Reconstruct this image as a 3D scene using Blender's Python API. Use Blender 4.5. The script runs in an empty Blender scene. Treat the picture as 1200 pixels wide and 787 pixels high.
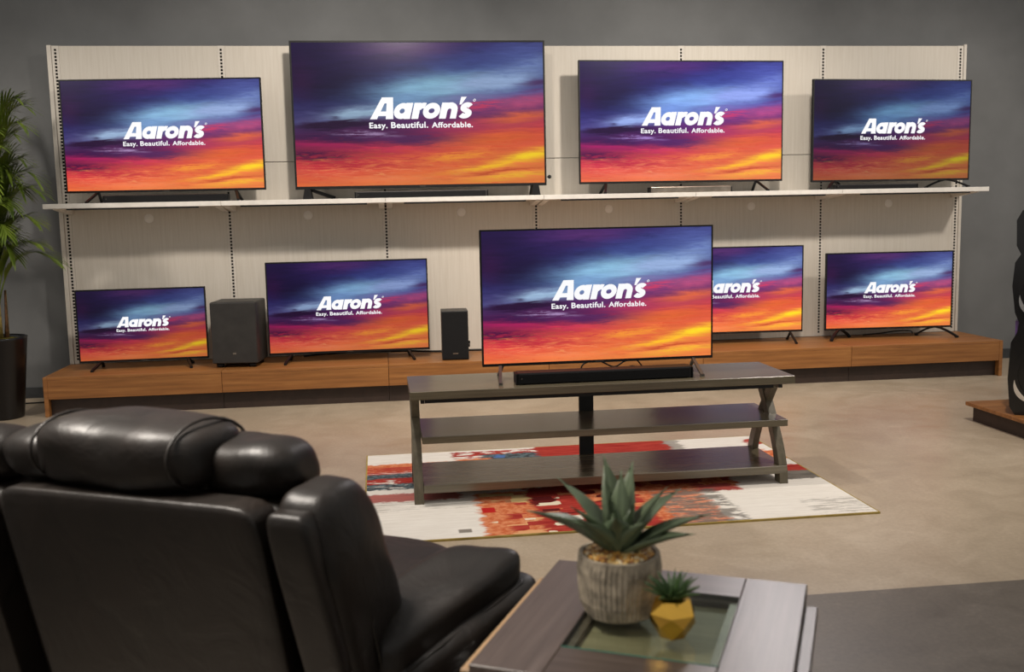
import bpy, bmesh, math, random
from mathutils import Vector, Matrix, noise as mnoise
random.seed(7)
PI = math.pi

# ------------------------------------------------------------------ camera, world, lights, exposure
scene = bpy.context.scene
COL = scene.collection
F_PX = 1168.134
CAM = Vector((2.42641, -8.12014, 1.4))
CR = Vector((0.99180408, -0.12611456, -0.02048848))
CU = Vector((0.0356739, 0.11935685, 0.99221032))
CF = Vector((0.12268673, 0.98480915, -0.12287761))
cd = bpy.data.cameras.new('camera')
cd.sensor_fit = 'HORIZONTAL'; cd.sensor_width = 36.0; cd.lens = F_PX / 1200 * 36
cd.clip_start = 0.05; cd.clip_end = 100
cd.dof.use_dof = True; cd.dof.focus_distance = 6.0; cd.dof.aperture_fstop = 3.4
cam = bpy.data.objects.new('camera', cd); COL.objects.link(cam)
cam.matrix_world = Matrix(((CR.x, CU.x, -CF.x, CAM.x), (CR.y, CU.y, -CF.y, CAM.y), (CR.z, CU.z, -CF.z, CAM.z), (0, 0, 0, 1)))
scene.camera = cam

world = bpy.data.worlds.new('world'); scene.world = world; world.use_nodes = True
bg = world.node_tree.nodes['Background']
bg.inputs[0].default_value = (1.0, 0.955, 0.90, 1); bg.inputs[1].default_value = 0.46

vs = scene.view_settings
vs.view_transform = 'Standard'; vs.look = 'None'; vs.exposure = 0.0; vs.gamma = 1.0; vs.use_curve_mapping = False

def spot(name, loc, target, power, angle=60, blend=0.6, color=(1, 0.915, 0.82), radius=0.05):
    l = bpy.data.lights.new(name, 'SPOT'); l.energy = power; l.spot_size = math.radians(angle); l.spot_blend = blend
    l.color = color; l.shadow_soft_size = radius
    o = bpy.data.objects.new(name, l); COL.objects.link(o); o.location = loc
    o.rotation_euler = (Vector(target) - Vector(loc)).to_track_quat('-Z', 'Y').to_euler()
    return o
# ceiling track heads aimed at the display wall
spot('overhead_spot', (-1.1, -2.6, 3.3), (0.1, 0.0, 1.2), 140, 66, 0.9, radius=0.10)
spot('overhead_spot', (2.6, -2.6, 3.5), (2.0, 0.0, 1.3), 270, 92, 0.9, radius=0.12)
spot('overhead_spot', (5.0, -2.6, 3.5), (4.6, 0.0, 1.3), 270, 92, 0.9, radius=0.12)
spot('overhead_spot', (8.2, -2.6, 3.4), (6.7, 0.0, 1.3), 200, 76, 0.9, radius=0.12)
# track heads for floor and table, plus an added oversized lamp above the sofa
spot('overhead_spot', (5.6, -3.6, 3.6), (4.8, -2.6, 0.0), 260, 90, 1.0)
spot('overhead_spot', (2.2, -3.2, 3.6), (2.9, -2.9, 0.0), 220, 84, 1.0)
spot('overhead_spot', (1.1, -6.05, 3.1), (1.8, -5.85, 0.85), 1300, 46, 1.0, radius=0.6)  # added lamp, made large and strong to spread highlights over the leather
spot('overhead_spot', (5.5, -0.7, 3.55), (3.6, -6.1, 0.5), 200, 36, 1.0, color=(1, 0.93, 0.92), radius=0.30)

# ------------------------------------------------------------------ pixel helpers (1200 x 787 frame)
def ray(x, y): return CF + (x - 600) / F_PX * CR - (y - 393.5) / F_PX * CU
def atz(x, y, z):
    d = ray(x, y); return CAM + d * ((z - CAM.z) / d.z)
def aty(x, y, Y):
    d = ray(x, y); return CAM + d * ((Y - CAM.y) / d.y)

# ------------------------------------------------------------------ object helpers
def obj(name, me, mat=None, parent=None, loc=None, rotz=0.0):
    if isinstance(me, bmesh.types.BMesh):
        bm = me; me = bpy.data.meshes.new(name); bm.to_mesh(me); bm.free()
    if mat is not None and not me.materials: me.materials.append(mat)
    o = bpy.data.objects.new(name, me); COL.objects.link(o)
    if parent: o.parent = parent
    if loc is not None: o.location = loc
    if rotz: o.rotation_euler = (0, 0, rotz)
    return o
def tag(o, label, cat, group=None):
    o['label'] = label; o['category'] = cat
    if group: o['group'] = group
    return o
def thing(name, label, cat, loc=(0, 0, 0), rotz=0.0, group=None):
    o = bpy.data.objects.new(name, None); COL.objects.link(o); o.location = loc; o.rotation_euler = (0, 0, rotz)
    o.empty_display_size = 0.1
    return tag(o, label, cat, group)
def struct(o): o['kind'] = 'structure'; return o
def smooth(bm):
    for f in bm.faces: f.smooth = True
    return bm
def NB(): return bmesh.new()
def box(bm, x0, x1, y0, y1, z0, z1, bev=0.0, seg=2, M=None):
    r = bmesh.ops.create_cube(bm, size=1.0)
    vs_ = r['verts']
    for v in vs_:
        v.co = Vector((x0 + (v.co.x + .5) * (x1 - x0), y0 + (v.co.y + .5) * (y1 - y0), z0 + (v.co.z + .5) * (z1 - z0)))
    if M is not None:
        for v in vs_: v.co = M @ v.co
    if bev > 0:
        es = list({e for v in vs_ for e in v.link_edges})
        bmesh.ops.bevel(bm, geom=es, offset=bev, segments=seg, affect='EDGES', profile=0.5)
    return bm
def bx(*a, **k): return box(NB(), *a, **k)
def tube(bm, pts, rad, n=8, cap=True):
    pts = [Vector(p) for p in pts]
    rads = rad if isinstance(rad, (list, tuple)) else [rad] * len(pts)
    rings = []; up = Vector((0, 0, 1))
    t0 = (pts[1] - pts[0]).normalized()
    a = t0.cross(up)
    if a.length < 1e-3: a = t0.cross(Vector((1, 0, 0)))
    a.normalize()
    for i, p in enumerate(pts):
        t = (pts[min(i + 1, len(pts) - 1)] - pts[max(i - 1, 0)]).normalized()
        a = (a - t * a.dot(t)).normalized(); b = t.cross(a)
        rings.append([bm.verts.new(p + (a * math.cos(2 * PI * k / n) + b * math.sin(2 * PI * k / n)) * rads[i]) for k in range(n)])
    for i in range(len(rings) - 1):
        for k in range(n):
            f = bm.faces.new((rings[i][k], rings[i][(k + 1) % n], rings[i + 1][(k + 1) % n], rings[i + 1][k])); f.smooth = True
    if cap:
        bm.faces.new(rings[0][::-1]); bm.faces.new(rings[-1])
    return bm
def bar(bm, p, q, w, h):
    """rectangular bar from p to q, w across, h tall"""
    p = Vector(p); q = Vector(q); t = (q - p); L = t.length; t.normalize()
    s = t.cross(Vector((0, 0, 1)))
    s = s.normalized() if s.length > 1e-4 else Vector((1, 0, 0))
    n = s.cross(t)
    M = Matrix(((t.x, s.x, n.x, p.x), (t.y, s.y, n.y, p.y), (t.z, s.z, n.z, p.z), (0, 0, 0, 1)))
    return box(bm, 0, L, -w / 2, w / 2, -h / 2, h / 2, M=M)
def lathe(bm, prof, n=32, cx=0, cy=0, sm=True):
    rings = []
    for r, z in prof:
        rings.append([bm.verts.new((cx + r * math.cos(2 * PI * k / n), cy + r * math.sin(2 * PI * k / n), z)) for k in range(n)])
    for i in range(len(rings) - 1):
        for k in range(n):
            f = bm.faces.new((rings[i][k], rings[i][(k + 1) % n], rings[i + 1][(k + 1) % n], rings[i + 1][k])); f.smooth = sm
    bm.faces.new(rings[0][::-1]); bm.faces.new(rings[-1])
    return bm
def prism(bm, poly, axis, a, b):
    """extrude a 2-D polygon: axis 'x' poly=(y,z); 'y' poly=(x,z); 'z' poly=(x,y)"""
    def P(u, v, w):
        return {'x': (w, u, v), 'y': (u, w, v), 'z': (u, v, w)}[axis]
    A = [bm.verts.new(P(u, v, a)) for u, v in poly]; Bv = [bm.verts.new(P(u, v, b)) for u, v in poly]
    n = len(poly)
    bm.faces.new(A); bm.faces.new(Bv[::-1])
    for i in range(n): bm.faces.new((A[i], Bv[i], Bv[(i + 1) % n], A[(i + 1) % n]))
    bmesh.ops.recalc_face_normals(bm, faces=bm.faces[:])
    return bm
def pad(bm, c, size, e=4.0, n=10, M=None, wr=0.0, seed=0, ez=None):
    """soft upholstered block: superellipsoid with a p-norm of e"""
    tb = NB(); bmesh.ops.create_cube(tb, size=2.0)
    bmesh.ops.subdivide_edges(tb, edges=tb.edges[:], cuts=n, use_grid_fill=True)
    for v in tb.verts:
        p = v.co
        q = Vector([math.copysign(abs(t) ** 0.8, t) for t in p])
        k = 1.0 / (abs(q.x) ** e + abs(q.y) ** e + abs(q.z) ** e) ** (1 / e)
        q *= k
        w = Vector((q.x * size[0] / 2, q.y * size[1] / 2, q.z * size[2] / 2))
        if wr:
            w += q.normalized() * wr * mnoise.noise(w * 9 + Vector((seed * 3.1, seed, 0)))
        w += Vector(c)
        v.co = M @ w if M is not None else w
    m = bpy.data.meshes.new('t'); tb.to_mesh(m); tb.free(); bm.from_mesh(m); bpy.data.meshes.remove(m)
    return smooth(bm)

# ------------------------------------------------------------------ material helpers
def lin(c):
    def f(x):
        x /= 255.0
        return x / 12.92 if x <= 0.04045 else ((x + 0.055) / 1.055) ** 2.4
    return (f(c[0]), f(c[1]), f(c[2]), 1)
class S:
    """wraps a node socket so that maths can be written as expressions"""
    def __init__(s, nt, sock): s.nt = nt; s.s = sock
    def op(s, o, other=None, third=None):
        n = s.nt.nodes.new('ShaderNodeMath'); n.operation = o
        for i, q in enumerate((s, other, third)):
            if q is None: continue
            if isinstance(q, S): s.nt.links.new(q.s, n.inputs[i])
            else: n.inputs[i].default_value = q
        return S(s.nt, n.outputs[0])
    def __add__(s, o): return s.op('ADD', o)
    def __radd__(s, o): return s.op('ADD', o)
    def __sub__(s, o): return s.op('SUBTRACT', o)
    def __rsub__(s, o): return (s * -1.0) + o
    def __mul__(s, o): return s.op('MULTIPLY', o)
    def __rmul__(s, o): return s.op('MULTIPLY', o)
    def __truediv__(s, o): return s.op('DIVIDE', o)
    def exp(s): return s.op('EXPONENT')
    def abs(s): return s.op('ABSOLUTE')
    def clamp(s): return s.op('MAXIMUM', 0.0).op('MINIMUM', 1.0)
    def sstep(s, a, b):
        n = s.nt.nodes.new('ShaderNodeMapRange'); n.interpolation_type = 'SMOOTHSTEP'
        s.nt.links.new(s.s, n.inputs[0]); n.inputs[1].default_value = a; n.inputs[2].default_value = b
        return S(s.nt, n.outputs[0])
class Mat:
    def __init__(s, name):
        s.m = bpy.data.materials.new(name); s.m.use_nodes = True; s.nt = s.m.node_tree
        s.b = s.nt.nodes['Principled BSDF']
    def n(s, t): return s.nt.nodes.new(t)
    def link(s, a, b): s.nt.links.new(a.s if isinstance(a, S) else a, b)
    def coord(s, kind='Object', scale=(1, 1, 1), rot=(0, 0, 0)):
        t = s.n('ShaderNodeTexCoord'); mp = s.n('ShaderNodeMapping')
        mp.inputs['Scale'].default_value = scale; mp.inputs['Rotation'].default_value = rot
        s.link(t.outputs[kind], mp.inputs[0]); return mp.outputs[0]
    def noise(s, vec, scale=5.0, detail=4.0, rough=0.55, dist=0.0):
        t = s.n('ShaderNodeTexNoise'); s.link(vec, t.inputs['Vector'])
        t.inputs['Scale'].default_value = scale; t.inputs['Detail'].default_value = detail
        t.inputs['Roughness'].default_value = rough; t.inputs['Distortion'].default_value = dist
        return S(s.nt, t.outputs[0])
    def ramp(s, fac, stops):
        r = s.n('ShaderNodeValToRGB'); e = r.color_ramp.elements
        while len(e) < len(stops): e.new(0.5)
        for el, (p, c) in zip(e, stops): el.position = p; el.color = lin(c)
        s.link(fac, r.inputs[0]); return r.outputs[0]
    def mix(s, fac, a, b, mode='MIX'):
        m = s.n('ShaderNodeMix'); m.data_type = 'RGBA'; m.blend_type = mode
        if isinstance(fac, (int, float)): m.inputs[0].default_value = fac
        else: s.link(fac, m.inputs[0])
        for q, i in ((a, 6), (b, 7)):
            if isinstance(q, tuple): m.inputs[i].default_value = q if len(q) == 4 else lin(q)
            else: s.link(q, m.inputs[i])
        return m.outputs[2]
    def bump(s, h, strength=0.2, dist=0.01):
        b = s.n('ShaderNodeBump'); b.inputs['Strength'].default_value = strength; b.inputs['Distance'].default_value = dist
        s.link(h, b.inputs['Height']); s.link(b.outputs[0], s.b.inputs['Normal'])
    def set(s, **k):
        for a, v in k.items(): s.b.inputs[a.replace('_', ' ')].default_value = v
        return s
def plain(name, col, rough=0.5, metal=0.0, var=0.12, spec=0.5, scale=14.0, bump=0.0):
    M = Mat(name); v = M.coord('Object'); nz = M.noise(v, scale, 4)
    c = tuple(col)
    d = tuple(max(0, x * (1 - var)) for x in c); l = tuple(min(255, x * (1 + var)) for x in c)
    M.link(M.ramp(nz, [(0.3, d), (0.7, l)]), M.b.inputs['Base Color'])
    M.set(Roughness=rough, Metallic=metal); M.b.inputs['Specular IOR Level'].default_value = spec
    if bump: M.bump(nz, bump, 0.004)
    return M.m
def wood(name, dark, mid, light, along='x', scale=1.0, rough=0.45, spec=0.5, bump=0.06):
    M = Mat(name)
    sc = {'x': (0.9, 14, 14), 'y': (14, 0.9, 14), 'z': (14, 14, 0.9)}[along]
    v = M.coord('Object', tuple(q * scale for q in sc))
    a = M.noise(v, 1.6, 6, 0.62, 0.6)
    sc2 = {'x': (1.5, 90, 90), 'y': (90, 1.5, 90), 'z': (90, 90, 1.5)}[along]
    b = M.noise(M.coord('Object', tuple(q * scale for q in sc2)), 1.0, 3, 0.6)
    f = a * 0.7 + b * 0.3
    M.link(M.ramp(f, [(0.3, dark), (0.5, mid), (0.68, light)]), M.b.inputs['Base Color'])
    M.set(Roughness=rough); M.b.inputs['Specular IOR Level'].default_value = spec
    M.bump(b, bump, 0.002)
    return M.m

m_wall = plain('wall_paint', (116, 117, 117), 0.85, var=0.04, scale=3, spec=0.2)
m_base = plain('rubber_baseboard', (52, 54, 56), 0.6)
m_panel = None
def make_panel_mat():
    M = Mat('panel_laminate')
    b = M.noise(M.coord('Object', (55, 55, 1.6)), 1.0, 5, 0.65)
    f = M.noise(M.coord('Object', (240, 240, 5)), 1.0, 2, 0.6)
    M.link(M.ramp(b * 0.6 + f * 0.4, [(0.3, (204, 195, 181)), (0.5, (214, 206, 193)), (0.7, (222, 215, 204))]), M.b.inputs['Base Color'])
    M.set(Roughness=0.55); M.b.inputs['Specular IOR Level'].default_value = 0.3
    return M.m
m_panel = make_panel_mat()
m_upright = plain('upright_steel', (216, 208, 196), 0.5, var=0.02)
m_shelf = plain('shelf_laminate', (236, 231, 223), 0.45, var=0.03)
m_black = plain('black_plastic', (12, 12, 13), 0.5, var=0.2, spec=0.35)
m_slot = plain('slot_dark', (8, 8, 8), 0.9, var=0.2, spec=0.0)
m_wood = wood('walnut_laminate', (118, 74, 36), (152, 100, 52), (176, 122, 68), 'x', 1.0, 0.42)
m_kick = plain('dark_kick', (52, 38, 31), 0.6)
m_stand = wood('grey_oak', (84, 76, 60), (104, 95, 76), (122, 112, 92), 'x', 1.0, 0.24, 0.75, 0.02)
m_standleg = wood('grey_oak_leg', (78, 71, 56), (98, 90, 72), (114, 105, 86), 'z', 1.0, 0.4)
m_metal = plain('dark_metal', (40, 39, 38), 0.4, 0.6)
m_grey = plain('grey_metal', (92, 90, 86), 0.35, 0.7)
m_silver = plain('brushed_silver', (150, 140, 128), 0.3, 0.85)
m_chrome = plain('chrome', (235, 235, 235), 0.16, 1.0, var=0.02)
m_cloth = plain('speaker_cloth', (26, 26, 27), 0.8, var=0.25, scale=300, spec=0.2)
m_cab = plain('speaker_cabinet', (48, 46, 44), 0.5, var=0.1)

def make_floor(name, dark, mid, light, rough):
    M = Mat(name); v = M.coord('Object')
    a = M.noise(v, 0.9, 8, 0.62, 0.4); b = M.noise(v, 55, 5, 0.7); c = M.noise(v, 4.5, 7, 0.65, 1.0)
    M.link(M.ramp(a * 0.4 + c * 0.3 + b * 0.3, [(0.34, dark), (0.5, mid), (0.64, light)]), M.b.inputs['Base Color'])
    M.link((c * 0.25 + (rough - 0.12)).s, M.b.inputs['Roughness'])
    M.b.inputs['Specular IOR Level'].default_value = 0.5
    M.bump(b, 0.05, 0.002)
    return M.m
m_floor = make_floor('polished_concrete', (158, 141, 119), (180, 163, 140), (200, 184, 162), 0.33)
m_floor2 = make_floor('dark_concrete', (84, 76, 66), (106, 97, 86), (128, 118, 106), 0.45)

def make_leather():
    M = Mat('black_leather'); v = M.coord('Object')
    a = M.noise(v, 7, 4, 0.5, 0.8); g = M.noise(v, 260, 2, 0.5)
    M.link(M.ramp(a, [(0.3, (12, 8, 5)), (0.7, (20, 13, 8))]), M.b.inputs['Base Color'])
    M.link((a * 0.16 + 0.38).s, M.b.inputs['Roughness'])
    M.b.inputs['Specular IOR Level'].default_value = 0.40
    M.bump(a * 0.85 + g * 0.03, 0.40, 0.02)
    return M.m
m_leather = make_leather()
m_table = wood('charcoal_oak', (56, 47, 42), (76, 65, 59), (98, 86, 80), 'y', 0.9, 0.36, 0.65, bump=0.15)
m_table_x = wood('charcoal_oak_cross', (56, 47, 42), (76, 65, 59), (98, 86, 80), 'x', 0.9, 0.36, 0.65, bump=0.15)
m_ledge = wood('tan_edge', (120, 96, 68), (146, 118, 86), (164, 136, 102), 'y', 1.0, 0.5)
def make_glass():
    M = Mat('green_glass'); nt = M.nt
    tr = M.n('ShaderNodeBsdfTransparent'); tr.inputs[0].default_value = (0.90, 0.94, 0.89, 1)
    gl = M.n('ShaderNodeBsdfGlossy'); gl.inputs['Roughness'].default_value = 0.03
    fr = M.n('ShaderNodeFresnel'); fr.inputs[0].default_value = 1.5
    ge = M.n('ShaderNodeNewGeometry'); mx = M.n('ShaderNodeMixShader'); M.link(S(nt, fr.outputs[0]) * (1.0 - S(nt, ge.outputs['Backfacing'])), mx.inputs[0]); M.link(tr.outputs[0], mx.inputs[1]); M.link(gl.outputs[0], mx.inputs[2])
    M.link(mx.outputs[0], nt.nodes['Material Output'].inputs[0]); nt.nodes.remove(M.b)
    return M.m
m_glass = make_glass()
m_gold = plain('gold', (240, 190, 84), 0.16, 1.0, var=0.03)
m_edge = plain('glass_edge', (70, 128, 112), 0.15)

# ------------------------------------------------------------------ the picture on the screens (procedural sunset)
def make_screen():
    M = Mat('sunset_screen'); nt = M.nt
    uvn = M.n('ShaderNodeUVMap'); uvn.uv_map = 'UVMap'
    sep = M.n('ShaderNodeSeparateXYZ'); M.link(uvn.outputs[0], sep.inputs[0])
    u0 = S(nt, sep.outputs[0]); v0 = 1.0 - S(nt, sep.outputs[1])       # v runs down the picture
    def field(rot, sc, loc, scale, detail=8, rough=0.6, dist=0.6):
        mp = M.n('ShaderNodeMapping'); M.link(uvn.outputs[0], mp.inputs[0])
        mp.inputs['Rotation'].default_value = (0, 0, math.radians(rot)); mp.inputs['Scale'].default_value = (sc[0], sc[1], 1)
        mp.inputs['Location'].default_value = (loc[0], loc[1], 0)
        return M.noise(mp.outputs[0], scale, detail, rough, dist)
    na = field(-9, (2.4, 6.5), (0, 0), 1.6)
    nb = field(-6, (2.6, 17), (3.7, 1.2), 1.9, 9, 0.68)
    nc = field(-16, (2.6, 7), (8.1, 4.4), 1.4)
    nd = field(-9, (8, 44), (2.1, 7.3), 1.6, 6, 0.68)
    u = u0 + (nc - 0.5) * 0.12
    v = v0 + (na - 0.5) * 0.13 + (nd - 0.5) * 0.02
    vb = v0 + (nb - 0.5) * 0.11 + (nd - 0.5) * 0.03
    q = v0 + (nb - 0.5) * 0.10 + (na - 0.5) * 0.10 + (u0 - 0.5) * 0.19
    base = M.ramp(q.s, [(0.0, (56, 38, 100)), (0.20, (50, 46, 112)), (0.34, (64, 70, 138)), (0.44, (98, 94, 154)), (0.52, (104, 64, 124)), (0.59, (128, 48, 106)),
                        (0.65, (172, 54, 98)), (0.71, (204, 68, 82)), (0.78, (222, 98, 76)), (0.88, (226, 114, 70)), (1.0, (232, 136, 76))])
    def G(cx, cy, sx, sy, rot=0.0, vv=None, p4=False):
        a = u - cx; b = (vv or v) - cy
        c_, s_ = math.cos(math.radians(rot)), math.sin(math.radians(rot))
        p = (a * c_ + b * s_) * (1 / sx); r = (b * c_ - a * s_) * (1 / sy)
        p = p * p; r = r * r
        if p4: p = p * p; r = r * r
        return ((p + r) * -1.0).exp()
    col = base
    def L(mask, c, k):
        nonlocal col
        col = M.mix((mask * k).clamp(), col, lin(c))
    L(G(0.12, 0.20, 0.34, 0.32), (28, 15, 56), 1.1)
    L(G(0.02, 0.26, 0.07, 0.16), (80, 30, 86), 0.35)
    L(G(0.30, 0.08, 0.22, 0.12, -20), (60, 44, 108), 0.5)
    L(G(0.46, 0.03, 0.20, 0.07), (102, 58, 120), 0.65)
    L(G(0.66, 0.14, 0.22, 0.09, -18), (62, 76, 142), 0.6)
    L(G(0.92, 0.10, 0.16, 0.14, -30), (96, 112, 176), 0.65)
    # the long bright cloud and its tail
    L(G(0.62, 0.30, 0.30, 0.12, -14), (96, 122, 178), 0.7)
    L(G(0.56, 0.320, 0.19, 0.070, -12) * nc.sstep(0.12, 0.42), (146, 194, 222), 1.35)
    L(G(0.45, 0.40, 0.12, 0.06, -30), (128, 166, 208), 1.0)
    L(G(0.80, 0.275, 0.17, 0.055, -14) * nc.sstep(0.15, 0.45), (154, 178, 218), 1.3)
    L(G(0.94, 0.17, 0.12, 0.05, -35) * na.sstep(0.3, 0.6), (136, 160, 210), 0.7)
    L(G(0.72, 0.385, 0.14, 0.03, -8), (132, 128, 178), 0.6)
    # small glow at the left
    L(G(0.26, 0.495, 0.11, 0.040, -8), (160, 188, 216), 1.25)
    L(G(0.12, 0.535, 0.10, 0.018, -10), (118, 128, 186), 0.5)
    L(G(0.17, 0.512, 0.022, 0.007), (62, 56, 92), 0.7)
    # violet bands
    L(G(0.14, 0.70, 0.24, 0.11, 0, vb), (58, 22, 66), 0.7)
    L(G(0.20, 0.570, 0.20, 0.030, -1, vb), (46, 20, 60), 1.5)
    L(G(0.45, 0.565, 0.12, 0.028, -4, vb), (98, 48, 110), 0.7)
    L(G(0.22, 0.655, 0.26, 0.045, 0, vb) * nd.sstep(0.30, 0.55), (62, 28, 78), 1.3)
    L(G(0.48, 0.675, 0.24, 0.045, 3, vb) * nb.sstep(0.25, 0.45), (92, 42, 98), 1.2)
    L(G(0.28, 0.640, 0.10, 0.014, 4, vb) * nd.sstep(0.4, 0.6), (186, 160, 204), 0.9)
    L(G(0.10, 0.705, 0.16, 0.022, 4, vb), (190, 40, 104), 0.7)
    L(G(0.36, 0.745, 0.24, 0.018, 2, vb), (212, 60, 100), 0.6)
    L(G(0.07, 0.785, 0.13, 0.030, 5, vb), (80, 24, 72), 1.4)
    L(G(0.05, 0.87, 0.09, 0.025, 2, vb), (206, 42, 82), 0.6)
    # right side: violet wisps, pinks, oranges
    L(G(0.97, 0.285, 0.07, 0.022, -6), (84, 38, 96), 0.8)
    L(G(0.97, 0.335, 0.07, 0.014, -6), (100, 48, 108), 0.6)
    L(G(0.74, 0.45, 0.10, 0.035, -10) * nd.sstep(0.35, 0.6), (214, 66, 100), 0.9)
    L(G(0.93, 0.42, 0.12, 0.04, -10), (212, 92, 130), 0.6)
    L(G(0.90, 0.53, 0.16, 0.04, -12, vb), (236, 122, 62), 0.75)
    L(G(0.70, 0.58, 0.12, 0.03, -10, vb), (188, 66, 104), 0.55)
    L(G(0.80, 0.68, 0.22, 0.06, -12, vb), (232, 122, 52), 0.7)
    L(G(0.16, 0.90, 0.18, 0.06, 0, vb), (232, 98, 82), 0.6)
    L(G(0.34, 0.96, 0.16, 0.03, 0, vb), (240, 140, 96), 0.6)
    L(G(0.66, 0.80, 0.12, 0.025, -10, vb), (250, 176, 58), 0.75)
    L(G(0.94, 0.80, 0.13, 0.030, -18, vb), (255, 222, 48), 1.0)
    L(G(0.78, 0.875, 0.16, 0.016, -12, vb), (252, 206, 48), 0.85)
    L(G(0.88, 0.945, 0.16, 0.018, -8, vb), (244, 198, 60), 0.75)
    L(G(0.82, 0.912, 0.18, 0.009, -10, vb), (178, 60, 40), 0.7)
    L(G(0.14, 0.84, 0.26, 0.05, 2, vb) * nd.sstep(0.44, 0.58), (186, 36, 70), 0.9)
    L(G(0.42, 0.80, 0.28, 0.05, 0, vb) * nd.sstep(0.48, 0.62), (190, 66, 84), 0.8)
    L(G(0.30, 0.90, 0.30, 0.06, 0, vb) * nd.sstep(0.52, 0.38), (250, 156, 118), 0.6)
    L(G(0.75, 0.74, 0.30, 0.05, -10, vb) * nd.sstep(0.5, 0.62), (206, 84, 48), 0.7)
    low = v0.sstep(0.66, 0.86)
    L(low * nd.sstep(0.55, 0.72), (196, 66, 46), 0.55)
    L(low * nd.sstep(0.44, 0.28), (252, 168, 80), 0.5)
    L(v0.sstep(0.5, 0.1) * na.sstep(0.48, 0.70), (40, 28, 76), 0.45)
    k_ = (nd - 0.5) * 0.5 + (nb - 0.5) * 0.5 + 1.0
    cmb = M.n('ShaderNodeCombineXYZ')
    for i in range(3): M.link(k_, cmb.inputs[i])
    col = M.mix(1.0, col, cmb.outputs[0], 'MULTIPLY')
    gm = M.n('ShaderNodeGamma'); M.link(col, gm.inputs[0]); gm.inputs[1].default_value = 1.12; col = gm.outputs[0]
    # per-set picture settings: gain and a colour wash
    at = M.n('ShaderNodeAttribute'); at.attribute_type = 'OBJECT'; at.attribute_name = 'picture_wash'
    col = M.mix(1.0, col, at.outputs['Color'], 'MULTIPLY')
    M.set(Roughness=0.22); M.b.inputs['Base Color'].default_value = (0.004, 0.004, 0.005, 1)
    M.b.inputs['Specular IOR Level'].default_value = 0.22
    M.link(col, M.b.inputs['Emission Color']); M.b.inputs['Emission Strength'].default_value = 1.0
    return M.m
m_screen = make_screen()
def make_white():
    M = Mat('screen_white'); M.b.inputs['Base Color'].default_value = (0.01, 0.01, 0.01, 1)
    M.b.inputs['Emission Color'].default_value = lin((250, 250, 252)); M.b.inputs['Emission Strength'].default_value = 1.0
    return M.m
m_white = make_white()

# ------------------------------------------------------------------ structure
def plane(name, x0, x1, y0, y1, z, mat):
    bm = NB(); box(bm, x0, x1, y0, y1, z - 0.1, z); return struct(obj(name, bm, mat))
SEAM_Y = -4.80
plane('floor', -6, 13, SEAM_Y, 0.30, 0.0, m_floor)
plane('floor_walkway', -6, 13, -12, SEAM_Y, 0.0, m_floor2)
struct(obj('wall_back', bx(-6, 13, 0.20, 0.35, 0.0, 4.2), m_wall))
struct(obj('baseboard_back', bx(-6, 13, 0.188, 0.20, 0.0, 0.085), m_base))

# ------------------------------------------------------------------ display wall (gondola)
BAY = 1.2192; ZT = 2.72; ZP = 0.29; SEAMZ = 1.832
wallunit = thing('display_wall', 'pale laminate slotted display wall behind the televisions, against the grey wall', 'display wall', (0, 0, 0))
pm_top = pm_low = None
for i in range(6):
    x0 = i * BAY + 0.027; x1 = (i + 1) * BAY - 0.027
    if pm_top is None:
        b = bx(0, x1 - x0, 0.0, 0.02, SEAMZ + 0.0025, ZT, bev=0.0015, seg=1); o = obj('panel', b, m_panel, wallunit, (x0, 0, 0)); pm_top = o.data
        b = bx(0, x1 - x0, 0.0, 0.02, ZP, SEAMZ - 0.0025, bev=0.0015, seg=1); o = obj('panel', b, m_panel, wallunit, (x0, 0, 0)); pm_low = o.data
    else:
        obj('panel', pm_top, None, wallunit, (x0, 0, 0)); obj('panel', pm_low, None, wallunit, (x0, 0, 0))
    g = lathe(NB(), [(0.036, 0), (0.036, 0.003), (0.030, 0.005), (0.001, 0.005)], 24)
    bmesh.ops.rotate(g, verts=g.verts[:], cent=(0, 0, 0), matrix=Matrix.Rotation(PI / 2, 3, 'X'))
    go = obj('cable_grommet', g, m_shelf, wallunit, (i * BAY + BAY * 0.497, 0.0, 1.412))
um = sm_ = None
for i in range(7):
    if um is None:
        b = NB(); box(b, -0.0265, 0.0265, -0.0004, 0.06, ZP, ZT + 0.001, bev=0.001, seg=1)
        o = obj('upright', b, m_upright, wallunit, (0, 0, 0)); um = o.data
        s = NB(); z = ZP + 0.03
        while z < ZT - 0.02:
            box(s, -0.0075, 0.0075, -0.0016, 0.0, z, z + 0.0155); z += 0.0254
        so = obj('slot_column', s, m_slot, o); so['kind'] = 'stuff'; sm_ = so.data
    else:
        o = obj('upright', um, None, wallunit, (i * BAY, 0, 0)); so = obj('slot_column', sm_, None, o); so['kind'] = 'stuff'
obj('end_cap', bx(-0.062, -0.029, -0.004, 0.08, ZP, ZT + 0.006, bev=0.004), m_upright, wallunit)
obj('end_cap', bx(6 * BAY + 0.029, 6 * BAY + 0.056, -0.004, 0.08, ZP, ZT + 0.012, bev=0.004), m_upright, wallunit)
obj('back_frame', bx(-0.03, 6 * BAY + 0.03, 0.062, 0.197, 0.0, ZT - 0.03), m_base, wallunit)

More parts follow.
